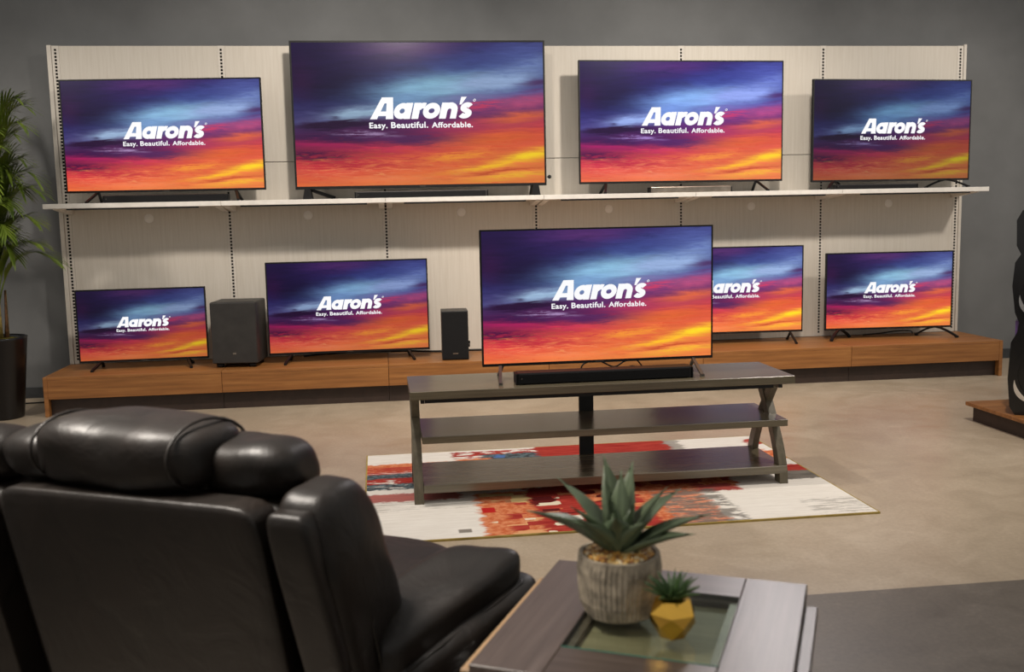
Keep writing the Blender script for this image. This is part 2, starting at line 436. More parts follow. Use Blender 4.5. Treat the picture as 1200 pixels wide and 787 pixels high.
# shelf sections
SZ = 1.530; SD = 0.40
WHERE = ['at the palm end', 'under the largest television\'s left side', 'under the largest television\'s right end', 'left of the slot column behind the silver soundbar',
         'right of the silver soundbar', 'at the far right end']
SH_L = ['white shelf section at the palm end, under the leftmost upper television',
        'white shelf section second from the palm, under the left half of the largest television',
        'white shelf section third from the palm, under the right half of the largest television',
        'white shelf section fourth from the palm, left half of the silver soundbar\'s television above',
        'white shelf section second from the right end, right half of the silver soundbar\'s television above',
        'white shelf section at the far right end, overhanging the grey wall']
for i in range(6):
    x0 = i * BAY + 0.001; x1 = (i + 1) * BAY - 0.001
    if i == 0: x0 -= 0.05
    if i == 5: x1 += 0.05
    dz = 0.0
    t = thing('display_shelf', SH_L[i], 'shelf', (x0, -0.004, SZ + dz), 0, 'white wall shelf sections')
    L_ = x1 - x0
    obj('shelf_board', bx(0, L_, -SD, 0, -0.036, 0, bev=0.002, seg=1), m_shelf, t)
    for xb in (0.030 if i else 0.075, L_ - (0.030 if i < 5 else 0.075)):
        b = prism(NB(), [(0, -0.0365), (-0.34, -0.0365), (-0.34, -0.043), (0, -0.078)], 'x', xb - 0.022, xb + 0.022)
        obj('bracket', b, m_shelf, t)
    obj('front_rail', bx(L_ / 2 - 0.47, L_ / 2 + 0.47, -SD + 0.004, -SD + 0.03, -0.0475, -0.0365), m_black, t)

# plinth units
PL_L = ['low wood plinth unit at the palm end, under the leftmost lower television', 'low wood plinth unit under the subwoofer and the second lower television',
        'low wood plinth unit under the small black bookshelf speaker', 'low wood plinth unit behind the TV stand\'s right half',
        'low wood plinth unit under the television half hidden by the centre screen', 'low wood plinth unit at the far right end, with a full end panel']
PD = 0.664
for i in range(6):
    x0 = i * BAY - 0.022; x1 = x0 + BAY
    if i == 0: x0 = -0.055
    if i == 5: x1 = 7.365
    L_ = x1 - x0
    t = thing('display_plinth', PL_L[i], 'plinth', (x0, -0.006, 0), 0, 'wood plinth units')
    a = 0.0015; e0 = 0.03 if i == 0 else a; e1 = L_ - (0.03 if i == 5 else a)
    obj('top_board', bx(e0, e1, -PD, 0, ZP - 0.022, ZP - 0.001, bev=0.0015, seg=1), m_wood, t)
    obj('fascia', bx(e0, e1, -PD, -PD + 0.02, 0.128, ZP - 0.0225, bev=0.0015, seg=1), m_wood, t)
    obj('kick_board', bx(e0, e1, -PD + 0.05, -PD + 0.07, 0.0, 0.1275), m_kick, t)
    obj('back_board', bx(e0, e1, -0.03, -0.012, 0.0, ZP - 0.0225), m_kick, t)
    if i == 0: obj('end_panel', bx(0, 0.0295, -PD - 0.001, 0, 0, ZP, bev=0.0015, seg=1), m_wood, t)
    if i == 5: obj('end_panel', bx(L_ - 0.0295, L_, -PD - 0.001, 0, 0, ZP, bev=0.0015, seg=1), m_wood, t)

# ------------------------------------------------------------------ lettering (unit picture width)
def quadstrip(bm, path, w, closed=False, shear=0.0, sx=1.0):
    n = len(path); L_ = []; R_ = []
    for i, (x, y) in enumerate(path):
        if closed: p0 = path[(i - 1) % n]; p1 = path[(i + 1) % n]
        else: p0 = path[max(i - 1, 0)]; p1 = path[min(i + 1, n - 1)]
        dx, dy = p1[0] - p0[0], p1[1] - p0[1]; d = math.hypot(dx, dy) or 1
        nx, ny = -dy / d * w / 2, dx / d * w / 2
        L_.append((x + nx, y + ny)); R_.append((x - nx, y - ny))
    A = [bm.verts.new((p[0], 0, p[1])) for p in L_]; Bv = [bm.verts.new((p[0], 0, p[1])) for p in R_]
    for i in range(n if closed else n - 1):
        j = (i + 1) % n; bm.faces.new((A[i], Bv[i], Bv[j], A[j]))
def poly(bm, pts): bm.faces.new([bm.verts.new((x, 0, z)) for x, z in pts])
def arc(cx, cy, rx, ry, a0, a1, n=18):
    return [(cx + rx * math.cos(math.radians(a0 + (a1 - a0) * i / n)), cy + ry * math.sin(math.radians(a0 + (a1 - a0) * i / n))) for i in range(n + 1)]
def wordmark_mesh():
    bm = NB(); W_ = 0.262
    def bowl(cx, rx=0.25):                                            # heavy ring
        quadstrip(bm, arc(cx, 0.375, rx, 0.245, 0, 360, 28)[:-1], W_, True)
    # A
    poly(bm, [(0.0, 0), (0.32, 0), (0.60, 1.02), (0.34, 1.02)]); poly(bm, [(0.73, 0), (1.08, 0), (0.86, 1.02), (0.58, 1.02)]); poly(bm, [(0.22, 0.15), (0.86, 0.15), (0.84, 0.36), (0.28, 0.36)]); poly(bm, [(0.50, 0.74), (0.70, 0.74), (0.70, 1.02), (0.50, 1.02)])
    # a
    bowl(1.42); poly(bm, [(1.55, 0), (1.86, 0), (1.86, 0.755), (1.55, 0.755)])
    # r
    poly(bm, [(1.92, 0), (2.24, 0), (2.24, 0.755), (1.92, 0.755)]); quadstrip(bm, arc(2.38, 0.30, 0.27, 0.325, 145, 72, 10), 0.27)
    # o
    bowl(2.80, 0.27)
    # n
    poly(bm, [(3.22, 0), (3.54, 0), (3.54, 0.755), (3.22, 0.755)]); quadstrip(bm, [(3.38, 0.30)] + arc(3.64, 0.385, 0.235, 0.235, 165, 0, 14) + [(3.875, 0.0)], 0.29)
    # apostrophe
    poly(bm, [(4.05, 0.66), (4.15, 0.66), (4.32, 1.02), (4.06, 1.02)])
    # s
    quadstrip(bm, arc(4.43, 0.525, 0.18, 0.12, 25, 250, 14)[:-1] + arc(4.40, 0.235, 0.20, 0.12, 80, -155, 16)[1:], 0.235)
    # registered mark
    quadstrip(bm, arc(4.72, 0.86, 0.05, 0.05, 0, 360, 14)[:-1], 0.026, True)
    for v in bm.verts: v.co.x += v.co.z * 0.24
    x0, x1 = 0.0, 4.78
    k = 0.408 / (x1 - x0)
    for v in bm.verts: v.co = Vector(((v.co.x - (x0 + x1) / 2) * k, 0, v.co.z * k * 0.98))
    bmesh.ops.recalc_face_normals(bm, faces=bm.faces[:])
    for f in bm.faces:
        if f.normal.y > 0: f.normal_flip()
    me = bpy.data.meshes.new('wordmark'); bm.to_mesh(me); bm.free(); me.materials.append(m_white); return me
def text_mesh(body, width, bold=0.02):
    c = bpy.data.curves.new('t', 'FONT'); c.body = body; c.align_x = 'CENTER'; c.size = 1.0; c.offset = bold; c.resolution_u = 4
    c.space_character = 1.06
    o = bpy.data.objects.new('t', c); COL.objects.link(o)
    dg = bpy.context.evaluated_depsgraph_get(); dg.update()
    me = bpy.data.meshes.new_from_object(o.evaluated_get(dg))
    bpy.data.objects.remove(o)
    xs = [v.co.x for v in me.vertices]; k = width / (max(xs) - min(xs)); mid = (max(xs) + min(xs)) / 2
    for v in me.vertices: v.co = Vector(((v.co.x - mid) * k, 0, v.co.y * k))
    me.materials.clear(); me.materials.append(m_white); return me
ME_WORD = wordmark_mesh()
TAG = []; xw = 0.0                                                   # the tagline, one mesh per word
for w_txt, w_len in (('Easy.', 0.072), ('Beautiful.', 0.148), ('Affordable.', 0.166)):
    me_ = text_mesh(w_txt, w_len, 0.022)
    for v_ in me_.vertices: v_.co.z *= 0.86
    TAG.append((me_, xw + w_len / 2 - 0.2075)); xw += w_len + 0.0145

# ------------------------------------------------------------------ televisions
def television(name_label, X, Y, yaw, W, H, zbase, zbot, feet, wash, group, bez=0.010, chin=0.016, foot_x=0.36, foot_mat=None, thick=0.05):
    t = thing('television', name_label, 'television', (X, Y, zbase), yaw, group)
    h0 = zbot - zbase; h1 = h0 + H
    b = NB()
    box(b, -W / 2, W / 2, -0.012, 0.012, h0, h1, bev=0.003, seg=1)                       # slim panel
    box(b, -W * 0.42, W * 0.42, 0.0125, thick, h0 + 0.02, h0 + H * 0.62, bev=0.01)       # electronics hump
    obj('housing', b, m_black, t)
    f = NB(); y0, y1 = -0.0165, -0.0122
    box(f, -W / 2, W / 2, y0, y1, h1 - bez, h1); box(f, -W / 2, W / 2, y0, y1, h0, h0 + chin)
    box(f, -W / 2, -W / 2 + bez, y0, y1, h0 + chin, h1 - bez); box(f, W / 2 - bez, W / 2, y0, y1, h0 + chin, h1 - bez)
    obj('bezel', f, m_black, t)
    me = bpy.data.meshes.new('screen')
    sw = W - 2 * bez; sh = H - bez - chin; zc = h0 + chin
    me.from_pydata([(-sw / 2, -0.0135, zc), (sw / 2, -0.0135, zc), (sw / 2, -0.0135, zc + sh), (-sw / 2, -0.0135, zc + sh)], [], [(0, 1, 2, 3)])
    uvl = me.uv_layers.new(name='UVMap')
    for i, c_ in enumerate(((0, 0), (1, 0), (1, 1), (0, 1))): uvl.data[i].uv = c_
    s = obj('screen', me, m_screen, t); s['picture_wash'] = wash
    w = obj('wordmark', ME_WORD, None, s, (0.002 * W, -0.0150, zc + sh * 0.467)); w.scale = (sw, 1, sw); w['label'] = 'bold white slanted lettering'
    for me_, xo in TAG:
        g = obj('tagline_word', me_, None, s, (0.002 * W + xo * sw, -0.0150, zc + sh * 0.405)); g.scale = (sw, 1, sw)
    obj('badge', bx(-0.022, 0.022, -0.0175, -0.0166, h0 + chin * 0.3, h0 + chin * 0.62), m_grey, t)
    fm = foot_mat or m_black
    for sd in (-1, 1):
        fx = sd * W * foot_x; b = NB()
        top = h0 + 0.006
        if feet == 'v':
            bar(b, (fx, 0, top), (fx + sd * 0.045, -0.14, 0.008), 0.018, 0.014); bar(b, (fx, 0, top), (fx + sd * 0.02, 0.12, 0.008), 0.018, 0.014)
            box(b, fx - 0.014, fx + 0.014, -0.011, 0.011, top - 0.004, top + 0.012)
            box(b, fx + sd * 0.045 - 0.01, fx + sd * 0.045 + 0.01, -0.15, -0.13, 0, 0.014); box(b, fx + sd * 0.02 - 0.01, fx + sd * 0.02 + 0.01, 0.11, 0.13, 0, 0.014)
        elif feet == 'block':
            prism(b, [(fx - 0.035, 0), (fx + 0.035, 0), (fx + 0.02, top), (fx - 0.02, top)], 'y', -0.09, 0.09)
            bar(b, (fx + 0.02 * 1, 0.05, top - 0.01), (fx + 0.19, 0.13, 0.014), 0.05, 0.02) if sd < 0 else None
        elif feet == 'wing':
            for k in (-1, 1):
                pts = [Vector((fx + k * 0.12 * q, -0.13 * q * (1 if k * sd > 0 else -0.7), 0.010 + (top - 0.010) * (1 - q ** 1.5))) for q in (0, .25, .5, .75, 1)]
                for i in range(4): bar(b, pts[i], pts[i + 1] + (pts[i + 1] - pts[i]) * 0.05, 0.022, 0.016)
                e = pts[-1]; box(b, e.x - 0.011, e.x + 0.011, e.y - 0.012, e.y + 0.012, 0, 0.016)
        elif feet == 'slim':
            for k in (-1, 1):
                bar(b, (fx + k * 0.006, -0.006 * k, top + 0.004), (fx + sd * 0.012 + k * 0.014, -0.15 if k < 0 else 0.13, 0.007), 0.016, 0.010)
                yy = -0.15 if k < 0 else 0.13; xx = fx + sd * 0.012 + k * 0.014
                box(b, xx - 0.009, xx + 0.009, yy - 0.01, yy + 0.01, 0, 0.012)
            box(b, fx - 0.012, fx + 0.012, -0.011, 0.011, top - 0.004, top + 0.012)
        obj('foot', b, fm, t)
    return t
GU = 'televisions on the wall shelf'; GL = 'televisions on the low plinth'
R_ = math.radians
tvs = []
tvs.append(television('large black television on the wall shelf nearest the palm, leftmost of the upper row', 0.798, -0.20, R_(-3.8), 1.484, 0.837, SZ, 1.611, 'v', (1.05, 1.0, 1.02), GU, foot_x=0.345))
tv2 = television('biggest television of all, on the wall shelf rising above the display wall\'s top edge', 2.733, -0.20, R_(-0.6), 1.957, 1.117, SZ, 1.608, 'block', (0.86, 0.84, 0.80), GU, bez=0.014, chin=0.022, foot_x=0.452)
tvs.append(tv2)
kb = tube(NB(), [(0.985, -0.006, 0.145), (0.998, -0.006, 0.145)], 0.006); pad(kb, (1.004, -0.006, 0.145), (0.03, 0.03, 0.03), 2.2, 4)
obj('side_sensor', kb, m_black, tv2)
tvs.append(television('large television above the silver soundbar, with a pinkish picture', 4.825, -0.20, R_(1.9), 1.702, 0.961, SZ, 1.612, 'v', (1.08, 0.99, 1.35), GU, foot_x=0.37))
tvs.append(television('darkest television of the wall shelf, rightmost of the upper row', 6.611, -0.20, R_(3.9), 1.433, 0.824, SZ, 1.594, 'wing', (0.42, 0.47, 0.56), GU, foot_x=0.355))
tvs.append(television('smallest television, on the low plinth near the palm', 0.585, -0.33, R_(2.5), 0.938, 0.549, ZP, 0.342, 'v', (0.62, 0.60, 0.60), GL, foot_x=0.33))
tvs.append(television('television on the low plinth between the subwoofer and the small speaker', 2.128, -0.36, R_(1.2), 1.228, 0.709, ZP, 0.352, 'v', (0.74, 0.70, 0.78), GL, foot_x=0.36))
tvs.append(television('television on the low plinth half hidden behind the centre screen', 5.207, -0.24, R_(-2.0), 1.250, 0.712, ZP, 0.374, 'slim', (1.15, 1.12, 1.10), GL, foot_x=0.42))
tvs.append(television('television on the low plinth at the right end, rightmost of the lower row', 6.598, -0.24, R_(-3.1), 1.094, 0.645, ZP, 0.365, 'wing', (1.08, 1.05, 1.0), GL, foot_x=0.38))

# ------------------------------------------------------------------ TV stand and centre screen
SX, SY, STH, SW, SDp, SH = 3.4746, -3.1765, R_(0.4), 1.920, 0.486, 0.5615
RUGZ = 0.010
st = thing('tv_stand', 'long grey wood TV stand with two shelves and curved crossed legs, on the rug', 'TV stand', (SX, SY, RUGZ), STH)
HH = SH - RUGZ
obj('top_board', bx(-SW / 2, SW / 2, -SDp / 2, SDp / 2, HH - 0.040, HH, bev=0.002, seg=1), m_stand, st)
for (z1, th_) in ((0.328, 0.034), (0.090, 0.040)):
    b = bx(-SW / 2 + 0.052, SW / 2 - 0.030, -SDp / 2 + 0.012, SDp / 2 - 0.02, z1 - th_, z1, bev=0.002, seg=1)
    obj('shelf', b, m_stand, st)
for sd in (-1, 1):
    xa, xb = (-SW / 2 + 0.006, -SW / 2 + 0.051) if sd < 0 else (SW / 2 - 0.070, SW / 2 - 0.028)
    for k in (-1, 1):
        n = 14; outer = []; inner = []
        for i in range(n + 1):
            q = i / n; z = q * (HH - 0.041)
            y = k * (SDp / 2 - 0.040) * math.cos(q * PI * 0.66)
            wd = 0.036 - 0.006 * math.sin(q * PI)
            outer.append((y + wd, z)); inner.append((y - wd, z))
        off = 0.0 if k < 0 else (0.0)
        xa2, xb2 = (xa, (xa + xb) / 2 - 0.0005) if k > 0 else ((xa + xb) / 2 + 0.0005, xb)
        if k < 0: xa2, xb2 = (xa, xb)
        else: xa2, xb2 = (xa + 0.004, xb - 0.004)
        b = NB()
        for i in range(n):
            prism(b, [outer[i], outer[i + 1], inner[i + 1], inner[i]], 'x', xa2, xb2)
        bmesh.ops.remove_doubles(b, verts=b.verts[:], dist=1e-5)
        obj('leg', b, m_standleg, st)
    obj('top_bracket', bx(xa - 0.001 if sd > 0 else xb + 0.001, xa + 0.02 if sd > 0 else xb + 0.018, -SDp / 2 + 0.04, SDp / 2 - 0.04, HH - 0.065, HH - 0.0405), m_metal, st)
obj('under_rail', bx(-SW / 2 + 0.07, SW / 2 - 0.10, -SDp / 2 + 0.03, -SDp / 2 + 0.055, HH - 0.062, HH - 0.0405), m_black, st)
obj('under_rail', bx(-SW / 2 + 0.07, SW / 2 - 0.10, SDp / 2 - 0.075, SDp / 2 - 0.05, HH - 0.062, HH - 0.0405), m_black, st)
obj('back_post', bx(-0.048, 0.030, SDp / 2 - 0.019, SDp / 2 - 0.001, 0.03, HH - 0.0405, bev=0.001, seg=1), m_metal, st)
tvs.append(television('centre television standing on the grey wood TV stand', 3.487, -3.17, R_(0.7), 1.198, 0.684, SH, 0.633, 'slim', (1.08, 1.06, 1.05), None, bez=0.008, chin=0.014, foot_x=0.418, foot_mat=m_grey, thick=0.04))

def soundbar(label, p0, p1, zb, h, d, mat, group=None):
    p0 = Vector(p0); p1 = Vector(p1); L_ = (p1 - p0).length; a = math.atan2(p1.y - p0.y, p1.x - p0.x)
    t = thing('soundbar', label, 'soundbar', (p0.x, p0.y, zb), a, group)
    obj('cabinet', bx(0, L_, 0.004, d, 0.0, h, bev=0.006), mat, t)
    obj('grille', bx(0.012, L_ - 0.012, -0.002, 0.0035, 0.006, h - 0.006, bev=0.0015, seg=1), m_cloth if mat is not m_silver else m_silver, t)
    obj('end_cap', bx(-0.008, -0.0005, 0.002, d - 0.002, 0.001, h - 0.002, bev=0.003), m_black, t)
    obj('end_cap', bx(L_ + 0.0005, L_ + 0.008, 0.002, d - 0.002, 0.001, h - 0.002, bev=0.003), m_black, t)
    obj('indicator', bx(0.018, 0.022, -0.004, -0.0025, h * 0.5, h * 0.5 + 0.005), m_silver, t)
    return t
soundbar('long black soundbar in front of the centre television on the stand', (3.044, -3.355, 0), (3.925, -3.345, 0), SH, 0.058, 0.095, m_black)
GB = 'soundbars on the wall shelf'
def shelfbar(label, xa, xb, h, mat, dz):
    Yf = -0.33
    a = aty(xa, 232, Yf); b = aty(xb, 226, Yf)
    soundbar(label, (a.x, Yf, 0), (b.x, Yf, 0), SZ + dz, h, 0.09, mat, GB)
shelfbar('black soundbar on the wall shelf under the leftmost upper television', 121, 266, 0.056, m_black, 0.0)
shelfbar('dark soundbar on the wall shelf under the biggest television', 417, 571, 0.052, m_cab, 0.0)
shelfbar('shiny silver soundbar on the wall shelf', 763, 857, 0.048, m_silver, 0.0)
shelfbar('black soundbar on the wall shelf at the right end', 979, 1075, 0.040, m_black, 0.0)

# subwoofer and bookshelf speaker on the plinth
a = atz(259, 431, ZP); b = atz(305, 430, ZP)
t = thing('subwoofer', 'charcoal subwoofer box on the plinth left of the second lower television', 'subwoofer', ((a.x + b.x) / 2 - 0.022, a.y + 0.16, ZP), R_(-6))
obj('cabinet', bx(-0.172, 0.172, -0.16, 0.17, 0.028, 0.492, bev=0.012), m_cab, t)
obj('front_panel', bx(-0.166, 0.166, -0.169, -0.1605, 0.034, 0.486, bev=0.004), m_cab, t)
for fx in (-0.12, 0.12):
    for fy in (-0.12, 0.12): obj('foot', lathe(NB(), [(0.028, 0), (0.03, 0.0275)], 14, fx, fy), m_black, t)
obj('logo', bx(-0.012, 0.012, -0.1705, -0.1692, 0.10, 0.112), m_silver, t)
a = atz(519, 422, ZP); b = atz(550, 421, ZP)
t = thing('bookshelf_speaker', 'small black speaker on the plinth just left of the centre screen', 'speaker', ((a.x + b.x) / 2 + 0.002, a.y + 0.11, ZP), R_(-2))
obj('cabinet', bx(-0.102, 0.102, -0.11, 0.12, 0.0, 0.375, bev=0.004), m_cab, t)
obj('grille', bx(-0.098, 0.098, -0.118, -0.1105, 0.006, 0.369, bev=0.004), m_cloth, t)
obj('logo', bx(-0.020, 0.020, -0.1192, -0.1182, 0.045, 0.055), m_silver, t)
obj('knob', tube(NB(), [(0.1025, -0.01, 0.12), (0.118, -0.01, 0.12)], 0.012, 12), m_black, t)
obj('knob', tube(NB(), [(0.1025, 0.03, 0.09), (0.118, 0.03, 0.09)], 0.012, 12), m_black, t)

# cables
def cable(label, pts, r, cat='cable'):
    P = [Vector(p) for p in pts]; out = []
    for i in range(len(P) - 1):
        p0 = P[max(i - 1, 0)]; p1 = P[i]; p2 = P[i + 1]; p3 = P[min(i + 2, len(P) - 1)]
        for q in range(6):
            s = q / 6
            out.append(0.5 * ((2 * p1) + (-p0 + p2) * s + (2 * p0 - 5 * p1 + 4 * p2 - p3) * s * s + (-p0 + 3 * p1 - 3 * p2 + p3) * s ** 3))
    out.append(P[-1])
    return tag(obj('cable', tube(NB(), out, r, 6), m_black), label, cat)
zc = SH + 0.004
cable('looped black cable behind the soundbar on the TV stand', [(3.40, -3.12, zc), (3.42, -3.11, zc + 0.05), (3.50, -3.10, zc + 0.062), (3.58, -3.11, zc + 0.03), (3.64, -3.10, zc + 0.055), (3.70, -3.09, zc + 0.06), (3.74, -3.08, zc + 0.02), (3.76, -3.05, zc)], 0.004)
cable('black cable trailing over the TV stand towards its back edge', [(3.46, -3.13, zc), (3.53, -3.115, zc + 0.025), (3.60, -3.12, zc + 0.015), (3.68, -3.11, zc + 0.03), (3.72, -3.05, zc), (3.73, -2.98, zc)], 0.004)
zc = ZP + 0.0095
cable('black cable lying along the plinth behind the second lower television', [(1.75, -0.10, zc), (2.1, -0.12, zc + 0.02), (2.5, -0.10, zc + 0.012), (2.8, -0.12, zc), (3.1, -0.16, zc + 0.004), (3.4, -0.14, zc)], 0.009)
cable('black cable on the plinth behind the rightmost lower television', [(6.45, -0.10, zc), (6.6, -0.13, zc + 0.015), (6.75, -0.14, zc + 0.03), (6.86, -0.13, zc + 0.025), (6.9, -0.10, zc)], 0.006)
cable('black cable on the floor beside the planter and the plinth', [(-0.75, -0.10, 0.006), (-0.5, -0.08, 0.006), (-0.25, -0.06, 0.006), (-0.08, -0.01, 0.006)], 0.006)

# ------------------------------------------------------------------ rug
RX, RY, RTH, RW, RD = 3.450, -3.1519, R_(0.48), 2.3407, 1.5985
def make_rug_mat():
    M = Mat('abstract_rug'); nt = M.nt
    co = M.n('ShaderNodeTexCoord'); sep = M.n('ShaderNodeSeparateXYZ'); M.link(co.outputs['Object'], sep.inputs[0])
    u0 = S(nt, sep.outputs[0]) * (1 / RW) + 0.5; v0 = 0.5 - S(nt, sep.outputs[1]) * (1 / RD)
    n1 = M.noise(M.coord('Object', (9, 26, 1)), 1.0, 5, 0.6); n2 = M.noise(M.coord('Object', (30, 30, 1), ), 1.0, 4, 0.6)
    n3 = M.noise(M.coord('Object', (5, 60, 1)), 1.0, 4, 0.7); n4 = M.noise(M.coord('Object', (60, 9, 1)), 1.0, 4, 0.7)
    u = u0 + (n1 - 0.5) * 0.06 + (n2 - 0.5) * 0.025; v = v0 + (n2 - 0.5) * 0.05
    vor = M.n('ShaderNodeTexVoronoi'); vor.feature = 'F1'; vor.distance = 'CHEBYCHEV'
    M.link(M.coord('Object', (9, 16, 1)), vor.inputs['Vector']); vor.inputs['Scale'].default_value = 1.0; vor.inputs['Randomness'].default_value = 0.7
    cs = M.n('ShaderNodeSeparateColor'); M.link(vor.outputs['Color'], cs.inputs[0]); cell = S(nt, cs.outputs[0]); cell2 = S(nt, cs.outputs[1])
    col = M.mix(n3.sstep(0.35, 0.65), lin((242, 236, 227)), lin((230, 223, 213)))
    def Bx(a0, a1, b0, b1, s=0.008, raw=False):
        uu, vv = (u0, v0) if raw else (u, v)
        return uu.sstep(a0 - s, a0 + s) * uu.sstep(a1 + s, a1 - s) * vv.sstep(b0 - s, b0 + s) * vv.sstep(b1 + s, b1 - s)
    def L(mask, c, k=1.0):
        nonlocal col
        col = M.mix((mask * k).clamp(), col, lin(c) if isinstance(c, tuple) else c)
    red = M.mix(n3.sstep(0.35, 0.65), lin((150, 38, 34)), lin((188, 70, 58)))
    orange = M.mix(n2.sstep(0.35, 0.65), lin((200, 98, 58)), lin((224, 146, 102)))
    grey = M.mix(n3.sstep(0.3, 0.7), lin((86, 82, 78)), lin((140, 132, 122)))
    slate = M.mix(n2.sstep(0.35, 0.65), lin((56, 58, 62)), lin((104, 122, 128)))
    # stripes at the left end
    L(Bx(-.1, .20, .15, .26), orange); L(Bx(-.1, .24, .19, .31) * n3.sstep(.42, .5), red); L(Bx(-.1, .22, .285, .36), slate)
    L(Bx(-.1, .13, .34, .42) * n1.sstep(.40, .47), red); L(Bx(-.1, .22, .41, .48) * n1.sstep(.36, .46), slate); L(Bx(-.1, .20, .53, .62), red, .85)
    L(Bx(-.1, .35, .62, .72) * n3.sstep(.5, .58), grey, .45)
    # back edge: greys, blue dash, the long red block
    L(Bx(.21, .45, .03, .12) * n1.sstep(.42, .5), red); L(Bx(.28, .48, .08, .18), slate); L(Bx(.22, .30, .13, .30), orange); L(Bx(.31, .335, .10, .135, .004), (84, 120, 178))
    L(Bx(.42, .76, -.1, .19), red); L(Bx(.40, .80, .24, .70), red, .95); L(Bx(.40, .80, .30, .66) * cell.sstep(.6, .62), orange)
    L(Bx(.755, .79, -.1, .20), grey, .7); L(Bx(.76, .97, .18, .28), orange, .9)
    L(Bx(.96, 1.1, .05, .14), red); L(Bx(.90, 1.1, .24, .36), orange); L(Bx(.82, .93, .30, .42), red, .8)
    L(Bx(.93, 1.1, .44, .53), red); L(Bx(.91, 1.1, .52, .62), grey)
    # front edge: orange to red mosaic, grey, then white
    L(Bx(.23, .42, .58, 1.1), orange); L(Bx(.245, .36, .58, .70) * cell2.sstep(.5, .52), (214, 186, 130)); L(Bx(.34, .60, .55, 1.1), red)
    L(Bx(.28, .46, .60, 1.1) * cell.sstep(.66, .68), red); L(Bx(.36, .58, .60, 1.1) * cell2.sstep(.74, .76), orange)
    L(Bx(.34, .50, .62, .84) * cell.op('LESS_THAN', .22), (98, 26, 26)); L(Bx(.25, .50, .60, 1.1) * cell2.op('LESS_THAN', .045), (236, 222, 196))
    L(Bx(.27, .34, .84, 1.1) * cell.op('LESS_THAN', .4), (228, 170, 120))
    L(Bx(.57, .70, .60, 1.1), orange, .9); L(Bx(.60, .74, .66, 1.1) * n1.sstep(.40, .52), grey, .85)
    L(Bx(.88, 1.0, .84, .98) * n3.sstep(.46, .56), grey, .5)
    L(Bx(.235, .262, .735, .785, .002, True), (190, 36, 34)); L(Bx(.178, .203, .925, .955, .002, True), (140, 132, 122))
    L(Bx(.395, .425, .86, .90, .002, True), (236, 228, 214))
    M.link(col, M.b.inputs['Base Color']); M.set(Roughness=0.9); M.b.inputs['Specular IOR Level'].default_value = 0.15
    M.bump(M.noise(M.coord('Object'), 420, 2, 0.6), 0.35, 0.004)
    return M.m
rug = thing('area_rug', 'abstract red, orange and cream rug under the TV stand', 'rug', (RX, RY, 0), RTH)
obj('pile', bx(-RW / 2 + 0.008, RW / 2 - 0.008, -RD / 2 + 0.008, RD / 2 - 0.008, 0.0005, RUGZ - 0.0005), make_rug_mat(), rug)
b = NB(); w_ = 0.0085
m_bind = plain('rug_binding', (168, 146, 84), 0.85, spec=0.1)
box(b, -RW / 2, RW / 2, -RD / 2, -RD / 2 + w_, 0, RUGZ - 0.001); box(b, -RW / 2, RW / 2, RD / 2 - w_, RD / 2, 0, RUGZ - 0.001)
box(b, -RW / 2, -RW / 2 + w_, -RD / 2 + w_, RD / 2 - w_, 0, RUGZ - 0.001); box(b, RW / 2 - w_, RW / 2, -RD / 2 + w_, RD / 2 - w_, 0, RUGZ - 0.001)
obj('binding', b, m_bind, rug)

# ------------------------------------------------------------------ side platform and tower speaker at the right edge
pl = thing('display_platform', 'low wood-topped platform at the right edge, carrying the tower speaker', 'platform', (6.13, -2.16, 0), R_(0))
obj('deck', bx(0, 1.3, -2.2, 0, 0.098, 0.122, bev=0.002, seg=1), m_wood, pl)
obj('base', bx(0.035, 1.27, -2.17, -0.035, 0.0, 0.0975), m_kick, pl)
sp = thing('tower_speaker', 'tall black party speaker with chrome crescents on the platform, cut off at the right edge', 'speaker', (6.395, -2.60, 0.122), R_(-38))
m_gloss = plain('gloss_black', (12, 11, 12), 0.18)
m_purple = plain('purple_panel', (92, 66, 118), 0.4)
prof = [(-.17, 0), (.17, 0), (.20, .05), (.215, .22), (.205, .44), (.175, .50), (.165, .56), (.19, .62), (.21, .78), (.20, .92), (.17, .97), (.195, 1.02), (.20, 1.17), (.17, 1.23), (-.17, 1.23), (-.20, 1.17), (-.195, 1.02), (-.17, .97), (-.20, .92), (-.21, .78), (-.19, .62), (-.165, .56), (-.175, .50), (-.205, .44), (-.215, .22), (-.20, .05)]
b = prism(NB(), prof, 'y', -0.15, 0.17); obj('cabinet', b, m_gloss, sp)
def ydisc(bm, r0, r1, cz, y0, y1, a0=0, a1=360, n=28, tp=0.0):
    """ring (or crescent) facing -y"""
    for i in range(n):
        p = []
        for j in (i, i + 1):
            q = j / n; a = math.radians(a0 + (a1 - a0) * q); k = math.sin(q * PI) if tp else 1.0
            p.append((a, r0, r0 + (r1 - r0) * k))
        (a, ra, rb), (c2, rc, rd_) = p
        prism(bm, [(ra * math.cos(a), cz + ra * math.sin(a)), (rc * math.cos(c2), cz + rc * math.sin(c2)), (rd_ * math.cos(c2), cz + rd_ * math.sin(c2)), (max(rb, ra + 1e-4) * math.cos(a), cz + max(rb, ra + 1e-4) * math.sin(a))], 'y', y0, y1)
    return bm
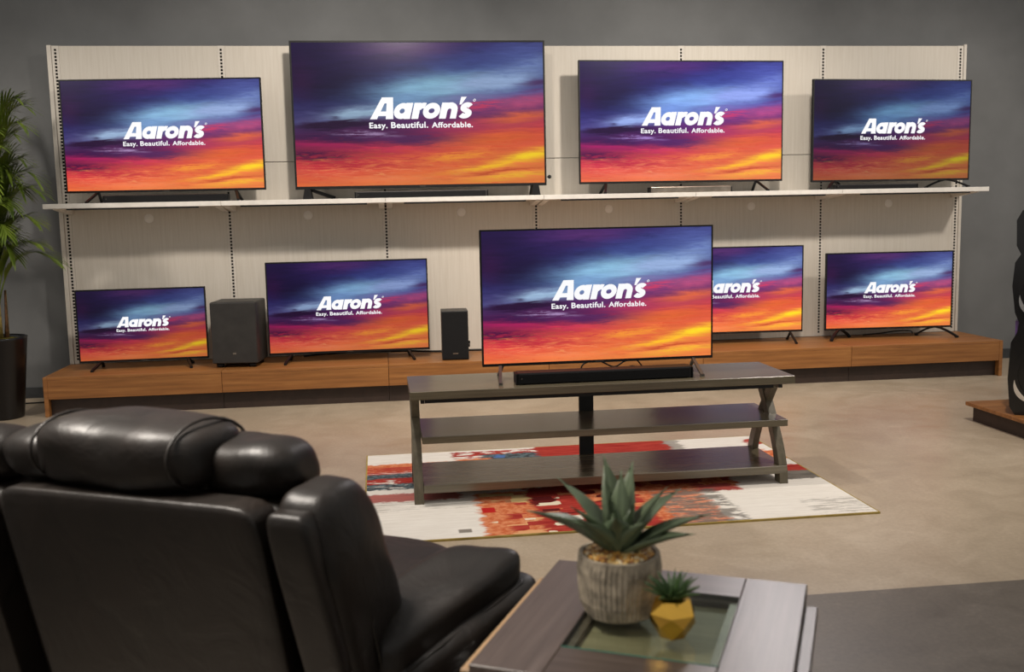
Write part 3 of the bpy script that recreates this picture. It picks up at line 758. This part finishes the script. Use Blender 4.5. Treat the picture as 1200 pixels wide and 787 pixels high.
for cz, r in ((0.25, 0.175), (0.76, 0.165)):
    cone = lathe(NB(), [(r, -0.03), (r, 0.0), (r * .55, -0.02), (r * .3, -0.012), (0.001, -0.005)], 28)
    bmesh.ops.rotate(cone, verts=cone.verts[:], cent=(0, 0, 0), matrix=Matrix.Rotation(PI / 2, 3, 'X'))
    wf = obj('woofer', cone, m_cloth, sp, (0, -0.151, cz))
    obj('surround', ydisc(NB(), r * .92, r * 1.10, 0, -0.012, 0.0), m_gloss, wf)
    obj('chrome_crescent', ydisc(NB(), r * 1.02, r * 1.17, 0, -0.022, -0.0125, 190, 250, 18, 1), m_chrome, wf)
    obj('chrome_crescent', ydisc(NB(), r * 1.0, r * 1.16, 0, -0.022, -0.0125, 20, 100, 18, 1), m_chrome, wf)
obj('tweeter_horn', bx(-0.12, 0.12, -0.165, -0.1505, 1.03, 1.15, bev=0.006), m_cloth, sp)
obj('accent_panel', bx(-0.12, 0.12, -0.160, -0.1505, 0.475, 0.545, bev=0.004), m_purple, sp)
sdp = prism(NB(), [(-0.13, .47), (0.13, .47), (0.13, .57), (-0.13, .57)], 'x', -0.186, -0.1675)
obj('accent_panel', sdp, m_purple, sp)

# ------------------------------------------------------------------ potted palm at the left edge
PX, PY = -0.365, -0.60
m_planter = plain('planter_glaze', (16, 15, 17), 0.28)
m_moss = plain('moss', (86, 80, 34), 0.95, var=0.4, scale=60, spec=0.1, bump=0.6)
m_cane = plain('palm_cane', (120, 104, 48), 0.6, var=0.25, scale=30)
m_trunk = plain('palm_trunk', (92, 62, 34), 0.8, var=0.3, scale=50)
def make_leafmat(name, a, b_, rough=0.45):
    M = Mat(name); nz = M.noise(M.coord('Object'), 6, 3)
    M.link(M.ramp(nz, [(0.3, a), (0.7, b_)]), M.b.inputs['Base Color']); M.set(Roughness=rough)
    return M.m
m_palm = make_leafmat('palm_green', (70, 92, 26), (124, 144, 48))
palm = thing('potted_palm', 'tall feathery green palm in a black tapered planter, left of the display wall', 'plant', (PX, PY, 0))
obj('planter', lathe(NB(), [(0.135, 0.0), (0.14, 0.01), (0.195, 0.57), (0.20, 0.585), (0.19, 0.59), (0.18, 0.56), (0.18, 0.54)], 36), m_planter, palm)
obj('moss', lathe(NB(), [(0.178, 0.535), (0.176, 0.565), (0.10, 0.580), (0.01, 0.585)], 28), m_moss, palm)
rng = random.Random(5)
for i in range(8):
    a = i * 0.79; r = 0.035 + 0.05 * rng.random()
    obj('cane', tube(NB(), [(r * math.cos(a), r * math.sin(a), 0.575), (r * 1.1 * math.cos(a), r * 1.1 * math.sin(a), 0.70), (r * 1.2 * math.cos(a), r * 1.2 * math.sin(a), 0.92)], [0.017, 0.011, 0.006], 8), m_trunk if i % 3 == 0 else m_cane, palm)
def frond(az, reach, rise, droop, nl=56, ll=0.23, z0=0.70):
    """pinnate leaf: a thin arching stalk from the soil with two rows of narrow leaflets"""
    bm = NB(); pts = []
    d = Vector((math.cos(az), math.sin(az), 0)); N = 24
    for i in range(N + 1):
        q = i / N
        pts.append(d * (0.03 + reach * (q ** 1.8)) + Vector((0, 0, z0 + rise * math.sin(q * PI * 0.5) - droop * q ** 4)))
    tube(bm, pts, [0.006 * (1 - 0.85 * i / N) + 0.0008 for i in range(N + 1)], 5)
    side = Vector((-d.y, d.x, 0))
    for i in range(nl):
        q = 0.34 + 0.66 * i / (nl - 1); fi = q * N; k = min(int(fi), N - 1); p = pts[k].lerp(pts[k + 1], fi - k)
        tan = (pts[k + 1] - pts[k]).normalized()
        L_ = ll * (0.40 + 0.60 * math.sin(PI * min(1, 0.12 + (q - 0.34) * 1.25))) * (0.85 + 0.3 * rng.random())
        for sd in (-1, 1):
            dirv = (tan * (0.95 + 0.5 * q) + side * sd * (0.75 - 0.25 * q) + d * 0.15).normalized()
            wv = dirv.cross(Vector((0, 0, 1)))
            wv = wv.normalized() if wv.length > 1e-3 else side
            sag = L_ * 0.22
            w1 = 0.0036
            q1 = p + dirv * L_ * 0.4 + Vector((0, 0, -sag * 0.12)); q2 = p + dirv * L_ * 0.75 + Vector((0, 0, -sag * 0.45)); q3 = p + dirv * L_ + Vector((0, 0, -sag))
            vv = [bm.verts.new(c_) for c_ in (p - wv * .002, p + wv * .002, q1 - wv * w1, q1 + wv * w1, q2 - wv * w1 * .8, q2 + wv * w1 * .8, q3)]
            for f in ((0, 1, 3, 2), (2, 3, 5, 4)): bm.faces.new([vv[j] for j in f])
            bm.faces.new((vv[4], vv[5], vv[6]))
    return smooth(bm)
# direction (degrees, 0 = towards the display wall's right), reach, rise, droop
FR = [(-40, 0.52, 1.28, 0.16), (-28, 0.46, 1.02, 0.20), (-52, 0.50, 0.86, 0.20), (-70, 0.45, 1.18, 0.20), (-35, 0.50, 0.72, 0.14), (-90, 0.42, 1.00, 0.22), (-20, 0.36, 1.36, 0.10), (-60, 0.34, 1.42, 0.10),
      (-110, 0.45, 0.90, 0.22), (-130, 0.45, 1.15, 0.20), (-45, 0.36, 0.60, 0.10), (-150, 0.5, 1.05, 0.25), (-100, 0.30, 1.45, 0.10), (180, 0.5, 0.95, 0.25), (160, 0.35, 1.30, 0.12), (120, 0.16, 1.40, 0.04),
      (60, 0.13, 1.38, 0.04), (20, 0.15, 1.30, 0.05), (-80, 0.40, 0.66, 0.16), (-120, 0.38, 0.70, 0.15), (-140, 0.30, 1.40, 0.12), (-65, 0.55, 1.00, 0.26), (-30, 0.30, 1.18, 0.08), (-5, 0.20, 1.05, 0.05), (-15, 0.26, 0.85, 0.08), (90, 0.12, 1.15, 0.02)]
for i in range(24):
    FR.append((-24 - (i * 37) % 62, rng.uniform(0.28, 0.56), 0.50 + 0.92 * ((i * 7) % 24) / 24, rng.uniform(0.06, 0.2)))
for az, reach, rise, droop in FR:
    obj('frond', frond(R_(az), reach, rise * 1.17, droop), m_palm, palm)

# ------------------------------------------------------------------ leather reclining sofa (seen from behind)
TH = R_(-27); SO = Vector((2.14315, -6.08046, 0))
sofa = thing('reclining_sofa', 'black leather reclining sofa seen from behind, at the lower left', 'sofa', SO, TH)
LEAN = 0.24
def lean(z0=0.8):
    return Matrix(((1, 0, 0, 0), (0, 1, -LEAN, LEAN * z0), (0, 0, 1, 0), (0, 0, 0, 1)))
ML = lean()
FL = Matrix(((1, 0, -0.05, 0.05 * 0.80), (0, 1, 0, 0), (0, 0, 1, 0), (0, 0, 0, 1)))      # the outer wing flares towards the floor
def seat_unit(s0, dz=0.0, dt=0.0, right_end=True):
    M = Matrix.Translation((s0, dt, dz)) @ ML
    obj('back_panel', pad(NB(), (-0.355, 0.045, 0.43), (0.70, 0.10, 0.75), 16, 16, M), m_leather, sofa)
    obj('back_core', pad(NB(), (-0.34, 0.20, 0.44), (0.74, 0.24, 0.70), 9, 12, M), m_leather, sofa)
    b = pad(NB(), (-0.395, 0.150, 0.878), (0.455, 0.27, 0.175), 3.4, 18, M, wr=0.013, seed=s0)
    hp = obj('headrest_pillow', b, m_leather, sofa)
    for sx_ in (-0.575, -0.205):                                          # stitched seams around the pillow ends
        ring = [(sx_ + 0.012 * math.cos(k * PI / 12), 0.150 + 0.131 * math.cos(k * PI / 12), 0.878 + 0.083 * math.sin(k * PI / 12)) for k in range(25)]
        obj('seam', tube(NB(), [M @ Vector(p) for p in ring], 0.004, 6), m_leather, hp)
    obj('side_pillow', pad(NB(), (-0.125, 0.205, 0.845), (0.27, 0.21, 0.145), 2.8, 16, M, wr=0.012, seed=3 + s0), m_leather, sofa)
    obj('side_pillow', pad(NB(), (-0.645, 0.160, 0.860), (0.20, 0.24, 0.135), 2.6, 14, M, wr=0.010, seed=5 + s0), m_leather, sofa)
    obj('back_cushion', pad(NB(), (-0.33, 0.36, 0.56), (0.62, 0.16, 0.42), 4, 12, M, wr=0.008, seed=6 + s0), m_leather, sofa)
    if right_end:
        M2 = M @ FL
        obj('back_wing', pad(NB(), (0.058, 0.055, 0.42), (0.105, 0.12, 0.75), 9, 14, M @ Matrix(((1, 0, -0.08, 0.064), (0, 1, 0, 0), (0, 0, 1, 0), (0, 0, 0, 1)))), m_leather, sofa)
        obj('side_bolster', pad(NB(), (0.070, 0.155, 0.43), (0.15, 0.26, 0.80), 4.5, 18, M2, wr=0.012, seed=9), m_leather, sofa)
        pts = [M2 @ Vector((0.055 + 0.072, 0.055 + 0.22 * 0, z_)) for z_ in (0.1, 0.3, 0.5, 0.65, 0.74)]
        obj('piping', tube(NB(), [M2 @ Vector(p) for p in ((0.140, 0.10, 0.08), (0.145, 0.11, 0.4), (0.143, 0.115, 0.62), (0.130, 0.13, 0.74), (0.105, 0.15, 0.808), (0.09, 0.21, 0.810), (0.085, 0.25, 0.785))], 0.0045, 6), m_leather, sofa)
    obj('seat_cushion', pad(NB(), (s0 - 0.30, 0.66 + dt, 0.36), (0.78, 0.56, 0.20), 5, 10), m_leather, sofa)
    obj('seat_base', pad(NB(), (s0 - 0.30, 0.58 + dt, 0.14), (0.80, 0.66, 0.24), 10, 8), m_leather, sofa)
seat_unit(0.0)
seat_unit(-0.80, -0.02, 0.0, False)
MA = Matrix(((1, 0.42, 0, -0.42 * 0.55 - 0.025), (0, 1, 0, -0.015), (0, 0.26, 1, -0.26 * 0.55 - 0.02), (0, 0, 0, 1)))     # the arm sweeps in and down towards the back
arm = obj('armrest', pad(NB(), (0.275, 0.44, 0.285), (0.25, 0.38, 0.40), 7, 16, MA), m_leather, sofa)
obj('arm_pad', pad(NB(), (0.262, 0.425, 0.512), (0.235, 0.42, 0.115), 4.2, 20, MA, wr=0.008, seed=2), m_leather, arm)
obj('arm_roll', pad(NB(), (0.305, 0.44, 0.440), (0.235, 0.43, 0.13), 3.6, 20, MA, wr=0.008, seed=4), m_leather, arm)
obj('piping', tube(NB(), [MA @ Vector(p) for p in ((0.375, 0.24, 0.485), (0.390, 0.32, 0.496), (0.390, 0.50, 0.496), (0.382, 0.585, 0.490), (0.345, 0.635, 0.482))], 0.005, 6), m_leather, arm)
obj('piping', tube(NB(), [MA @ Vector(p) for p in ((0.41, 0.26, 0.425), (0.424, 0.36, 0.440), (0.424, 0.52, 0.438), (0.41, 0.60, 0.43), (0.385, 0.645, 0.425))], 0.005, 6), m_leather, arm)
obj('recline_lever', tube(NB(), [(0.35, 0.33, 0.34), (0.392, 0.33, 0.35), (0.405, 0.345, 0.385), (0.406, 0.37, 0.41), (0.404, 0.39, 0.412)], 0.008, 10), m_chrome, sofa)

# ------------------------------------------------------------------ end table
TT = R_(-26.6); TW, TD, TZ = 0.588, 0.60, 0.55
bl = atz(655, 655, TZ)
tb = thing('end_table', 'charcoal wood end table with an inset glass panel, at the bottom centre', 'table', (bl.x, bl.y, 0), TT)
g0, g1, h0, h1 = 0.145, 0.453, -0.474, -0.123; TK = 0.028
obj('top_plank', bx(0, g0, -TD, 0, TZ - TK, TZ, bev=0.002, seg=1), m_table, tb)
obj('top_plank', bx(g1, TW, -TD, 0, TZ - TK, TZ, bev=0.002, seg=1), m_table, tb)
obj('top_plank', bx(g0 + .0005, g1 - .0005, h1, 0, TZ - TK, TZ, bev=0.002, seg=1), m_table_x, tb)
obj('top_plank', bx(g0 + .0005, g1 - .0005, -TD, h0, TZ - TK, TZ, bev=0.002, seg=1), m_table_x, tb)
m_inlay = wood('inlay_board', (104, 95, 76), (126, 116, 96), (144, 134, 112), 'x', 1.6, 0.5)
obj('inlay_board', bx(g0 + .001, g1 - .001, h0 + .001, h1 - .001, TZ - TK - 0.010, TZ - 0.022), m_inlay, tb)
obj('glass_panel', bx(g0 + .0015, g1 - .0015, h0 + .0015, h1 - .0015, TZ - 0.008, TZ + 0.0005, bev=0.003, seg=1), m_glass, tb)
for (a0, a1, b0, b1) in ((g0 + .001, g0 + .02, h0, h1), (g1 - .02, g1 - .001, h0, h1), (g0 + .0205, g1 - .0205, h1 - .02, h1 - .001), (g0 + .0205, g1 - .0205, h0 + .001, h0 + .02)):
    obj('glass_lip', bx(a0, a1, b0 + .001, b1 - .001 if b1 == h1 else b1, TZ - 0.0215, TZ - 0.009), m_table_x, tb)
for (a0, a1, b0, b1) in ((g0 + .0015, g1 - .0015, h0 + .0002, h0 + .0012), (g0 + .0015, g1 - .0015, h1 - .0012, h1 - .0002), (g0 + .0002, g0 + .0012, h0 + .0015, h1 - .0015), (g1 - .0012, g1 - .0002, h0 + .0015, h1 - .0015)):
    obj('glass_edge', bx(a0, a1, b0, b1, TZ - 0.008, TZ + 0.0012), m_edge if b0 < h0 + .001 and b1 < h0 + .01 else m_grey, tb)
obj('side_ledge', bx(-0.026, -0.001, -TD + 0.02, -0.075, TZ - 0.05, TZ - 0.022, bev=0.002, seg=1), m_ledge, tb)
obj('side_ledge', bx(TW + 0.001, TW + 0.026, -TD + 0.02, -0.075, TZ - 0.05, TZ - 0.022, bev=0.002, seg=1), m_table, tb)
for lx in (0.0, TW - 0.05):
    for ly in (-0.08, -TD + 0.03): obj('leg', bx(lx, lx + 0.05, ly - 0.05 + 0.05, ly + 0.05, 0, TZ - TK - 0.0005, bev=0.002, seg=1), m_table, tb)
    obj('side_panel', bx(lx + 0.012, lx + 0.038, -TD + 0.0805, -0.0805, 0.14, TZ - TK - 0.0105), m_table, tb)
obj('lower_shelf', bx(0.0505, TW - 0.0505, -TD + 0.04, -0.04, 0.12, 0.139), m_table, tb)

# big agave pot
TZ2 = TZ + 0.0006
pc = atz(726, 717, TZ2)
m_stone = plain('stone_pot', (138, 128, 112), 0.85, var=0.22, scale=40, spec=0.2, bump=0.5)
agave = thing('potted_agave', 'large spiky green agave in a round ribbed stone pot on the end table', 'plant', (pc.x, pc.y, TZ2))
b = NB(); n = 96; rr = random.Random(3)
PH = 0.134; PRF = [(0.064, 0.0), (0.076, 0.008), (0.0825, 0.035), (0.085, 0.070), (0.086, 0.105), (0.086, PH), (0.077, PH), (0.074, PH - 0.02)]
blocks = {}
rings = []
for j in range(len(PRF)):
    r, z = PRF[j]; ring = []
    for k in range(n):
        cell = (k // 8, j // 2)
        if cell not in blocks: blocks[cell] = rr.uniform(-0.0030, 0.0030)
        q = r + (blocks[cell] + (0.0012 if k % 2 else -0.0008) if 1 <= j <= 4 else 0)
        ring.append(b.verts.new((q * math.cos(2 * PI * k / n), q * math.sin(2 * PI * k / n), z)))
    rings.append(ring)
for j in range(len(rings) - 1):
    for k in range(n): b.faces.new((rings[j][k], rings[j][(k + 1) % n], rings[j + 1][(k + 1) % n], rings[j + 1][k]))
b.faces.new(rings[0][::-1]); b.faces.new(rings[-1])
obj('pot', b, m_stone, agave)
PEB = [plain('pebble_amber', (190, 140, 62), 0.45), plain('pebble_tan', (208, 176, 112), 0.45), plain('pebble_brown', (130, 84, 40), 0.45), plain('pebble_cream', (222, 206, 170), 0.45)]
pebme = []
for i in range(4):
    pb = NB(); bmesh.ops.create_icosphere(pb, subdivisions=1, radius=1.0); smooth(pb)
    for v in pb.verts: v.co = Vector((v.co.x, v.co.y * 0.85, v.co.z * 0.7)) * 0.0062
    m_ = bpy.data.meshes.new('pebble'); pb.to_mesh(m_); pb.free(); m_.materials.append(PEB[i]); pebme.append(m_)
for i in range(230):
    r = 0.071 * math.sqrt((i + 0.5) / 230); a = i * 2.39996
    o = obj('pebble', pebme[rr.choice((0, 0, 1, 1, 2, 3))], None, agave, (r * math.cos(a), r * math.sin(a), PH - 0.002 + 0.008 * (1 - r / 0.075) + rr.uniform(-.002, .002)))
    o.rotation_euler = (rr.uniform(-.5, .5), rr.uniform(-.5, .5), rr.uniform(0, 6))
obj('soil', lathe(NB(), [(0.0735, PH - 0.019), (0.0735, PH - 0.007), (0.001, PH + 0.001)], 28), m_trunk, agave)
m_agave = make_leafmat('agave_green', (66, 82, 60), (122, 136, 104), 0.42)
def blade(L_, W_, az, elev, curl, twist=0.0, N=12):
    """thick channelled leaf growing from the origin"""
    bm = NB(); d = Vector((math.cos(az), math.sin(az), 0)); side = Vector((-d.y, d.x, 0)); p = Vector((0, 0, 0)) + d * 0.008
    rows = []; e = elev
    for i in range(N + 1):
        q = i / N
        t = d * math.cos(e) + Vector((0, 0, math.sin(e))); nn = side.cross(t) * -1.0
        w = W_ * (0.42 + 0.58 * math.sin(PI * min(1, q * 1.05 + 0.08)) ** 0.8) * (1 - q ** 4) + 0.0008
        s2 = (side * math.cos(twist * q) + nn * math.sin(twist * q))
        th_ = 0.0045 * (1 - q * 0.8)
        rows.append([bm.verts.new(p + s2 * (w / 2) + nn * 0.28 * w), bm.verts.new(p + s2 * w * 0.25 + nn * 0.07 * w), bm.verts.new(p), bm.verts.new(p - s2 * w * 0.25 + nn * 0.07 * w), bm.verts.new(p - s2 * (w / 2) + nn * 0.28 * w), bm.verts.new(p - nn * th_)])
        p = p + t * (L_ / N); e -= curl / N
    for i in range(N):
        for k in range(6):
            j = (k + 1) % 6
            bm.faces.new((rows[i][k], rows[i][j], rows[i + 1][j], rows[i + 1][k]))
    bm.faces.new(rows[0]); bm.faces.new(rows[-1][::-1])
    bmesh.ops.recalc_face_normals(bm, faces=bm.faces[:])
    return smooth(bm)
# azimuths in world axes: the camera looks along +y
BL = [  # length, width, azimuth deg, elevation deg, curl deg
    (0.20, 0.052, 188, 48, 34), (0.205, 0.050, 172, 40, 28), (0.20, 0.050, 150, 58, 20), (0.205, 0.056, 110, 78, 12), (0.195, 0.050, 60, 76, 14), (0.19, 0.050, 25, 52, 26),
    (0.20, 0.046, -8, 38, 22), (0.17, 0.048, -30, 34, 20), (0.15, 0.052, -62, 56, 22), (0.15, 0.056, -100, 62, 26), (0.155, 0.054, -140, 54, 24), (0.16, 0.050, 205, 60, 22),
    (0.17, 0.050, 0, 66, 18), (0.175, 0.046, 75, 84, 8), (0.16, 0.044, 135, 82, 6), (0.13, 0.036, -45, 78, 8), (0.12, 0.034, 250, 80, 6), (0.17, 0.048, 45, 44, 24)]
for L_, W_, az, el, cu in BL:
    obj('leaf', blade(L_ * 1.05, W_ * 1.18, R_(az - 7), R_(el), R_(cu)), m_agave, agave, (0, 0, PH - 0.012))

# small succulent in the gold pot
gc = atz(788, 744, TZ2)
succ = thing('potted_succulent', 'small spiky succulent in a faceted gold pot on the end table\'s glass', 'plant', (gc.x, gc.y, TZ2), R_(12))
b = NB(); N5 = 6
levels = [(0.026, 0.0, 0.0), (0.046, 0.030, 0.5), (0.049, 0.052, 0.0), (0.034, 0.078, 0.5)]
rg = [[b.verts.new((r * math.cos(2 * PI * (k + o_) / N5), r * math.sin(2 * PI * (k + o_) / N5), z)) for k in range(N5)] for r, z, o_ in levels]
for j in range(3):
    for k in range(N5):
        A_ = rg[j]; B_ = rg[j + 1]
        if levels[j][2] == 0.0:
            b.faces.new((A_[k], A_[(k + 1) % N5], B_[k])); b.faces.new((A_[(k + 1) % N5], B_[(k + 1) % N5], B_[k]))
        else:
            b.faces.new((A_[k], B_[(k + 1) % N5], B_[k])); b.faces.new((A_[k], A_[(k + 1) % N5], B_[(k + 1) % N5]))
b.faces.new(rg[0][::-1]); b.faces.new(rg[-1])
obj('pot', b, m_gold, succ)
m_succ = make_leafmat('succulent_green', (40, 66, 34), (86, 112, 62))
sr = random.Random(11)
for i in range(34):
    az = i * 2.39996; el = R_(86 - 58 * math.sqrt(i / 34)); L_ = 0.052 + 0.012 * sr.random()
    o = obj('leaf', blade(L_, 0.011, az, el, R_(18), N=5), m_succ, succ, (0, 0, 0.0765))
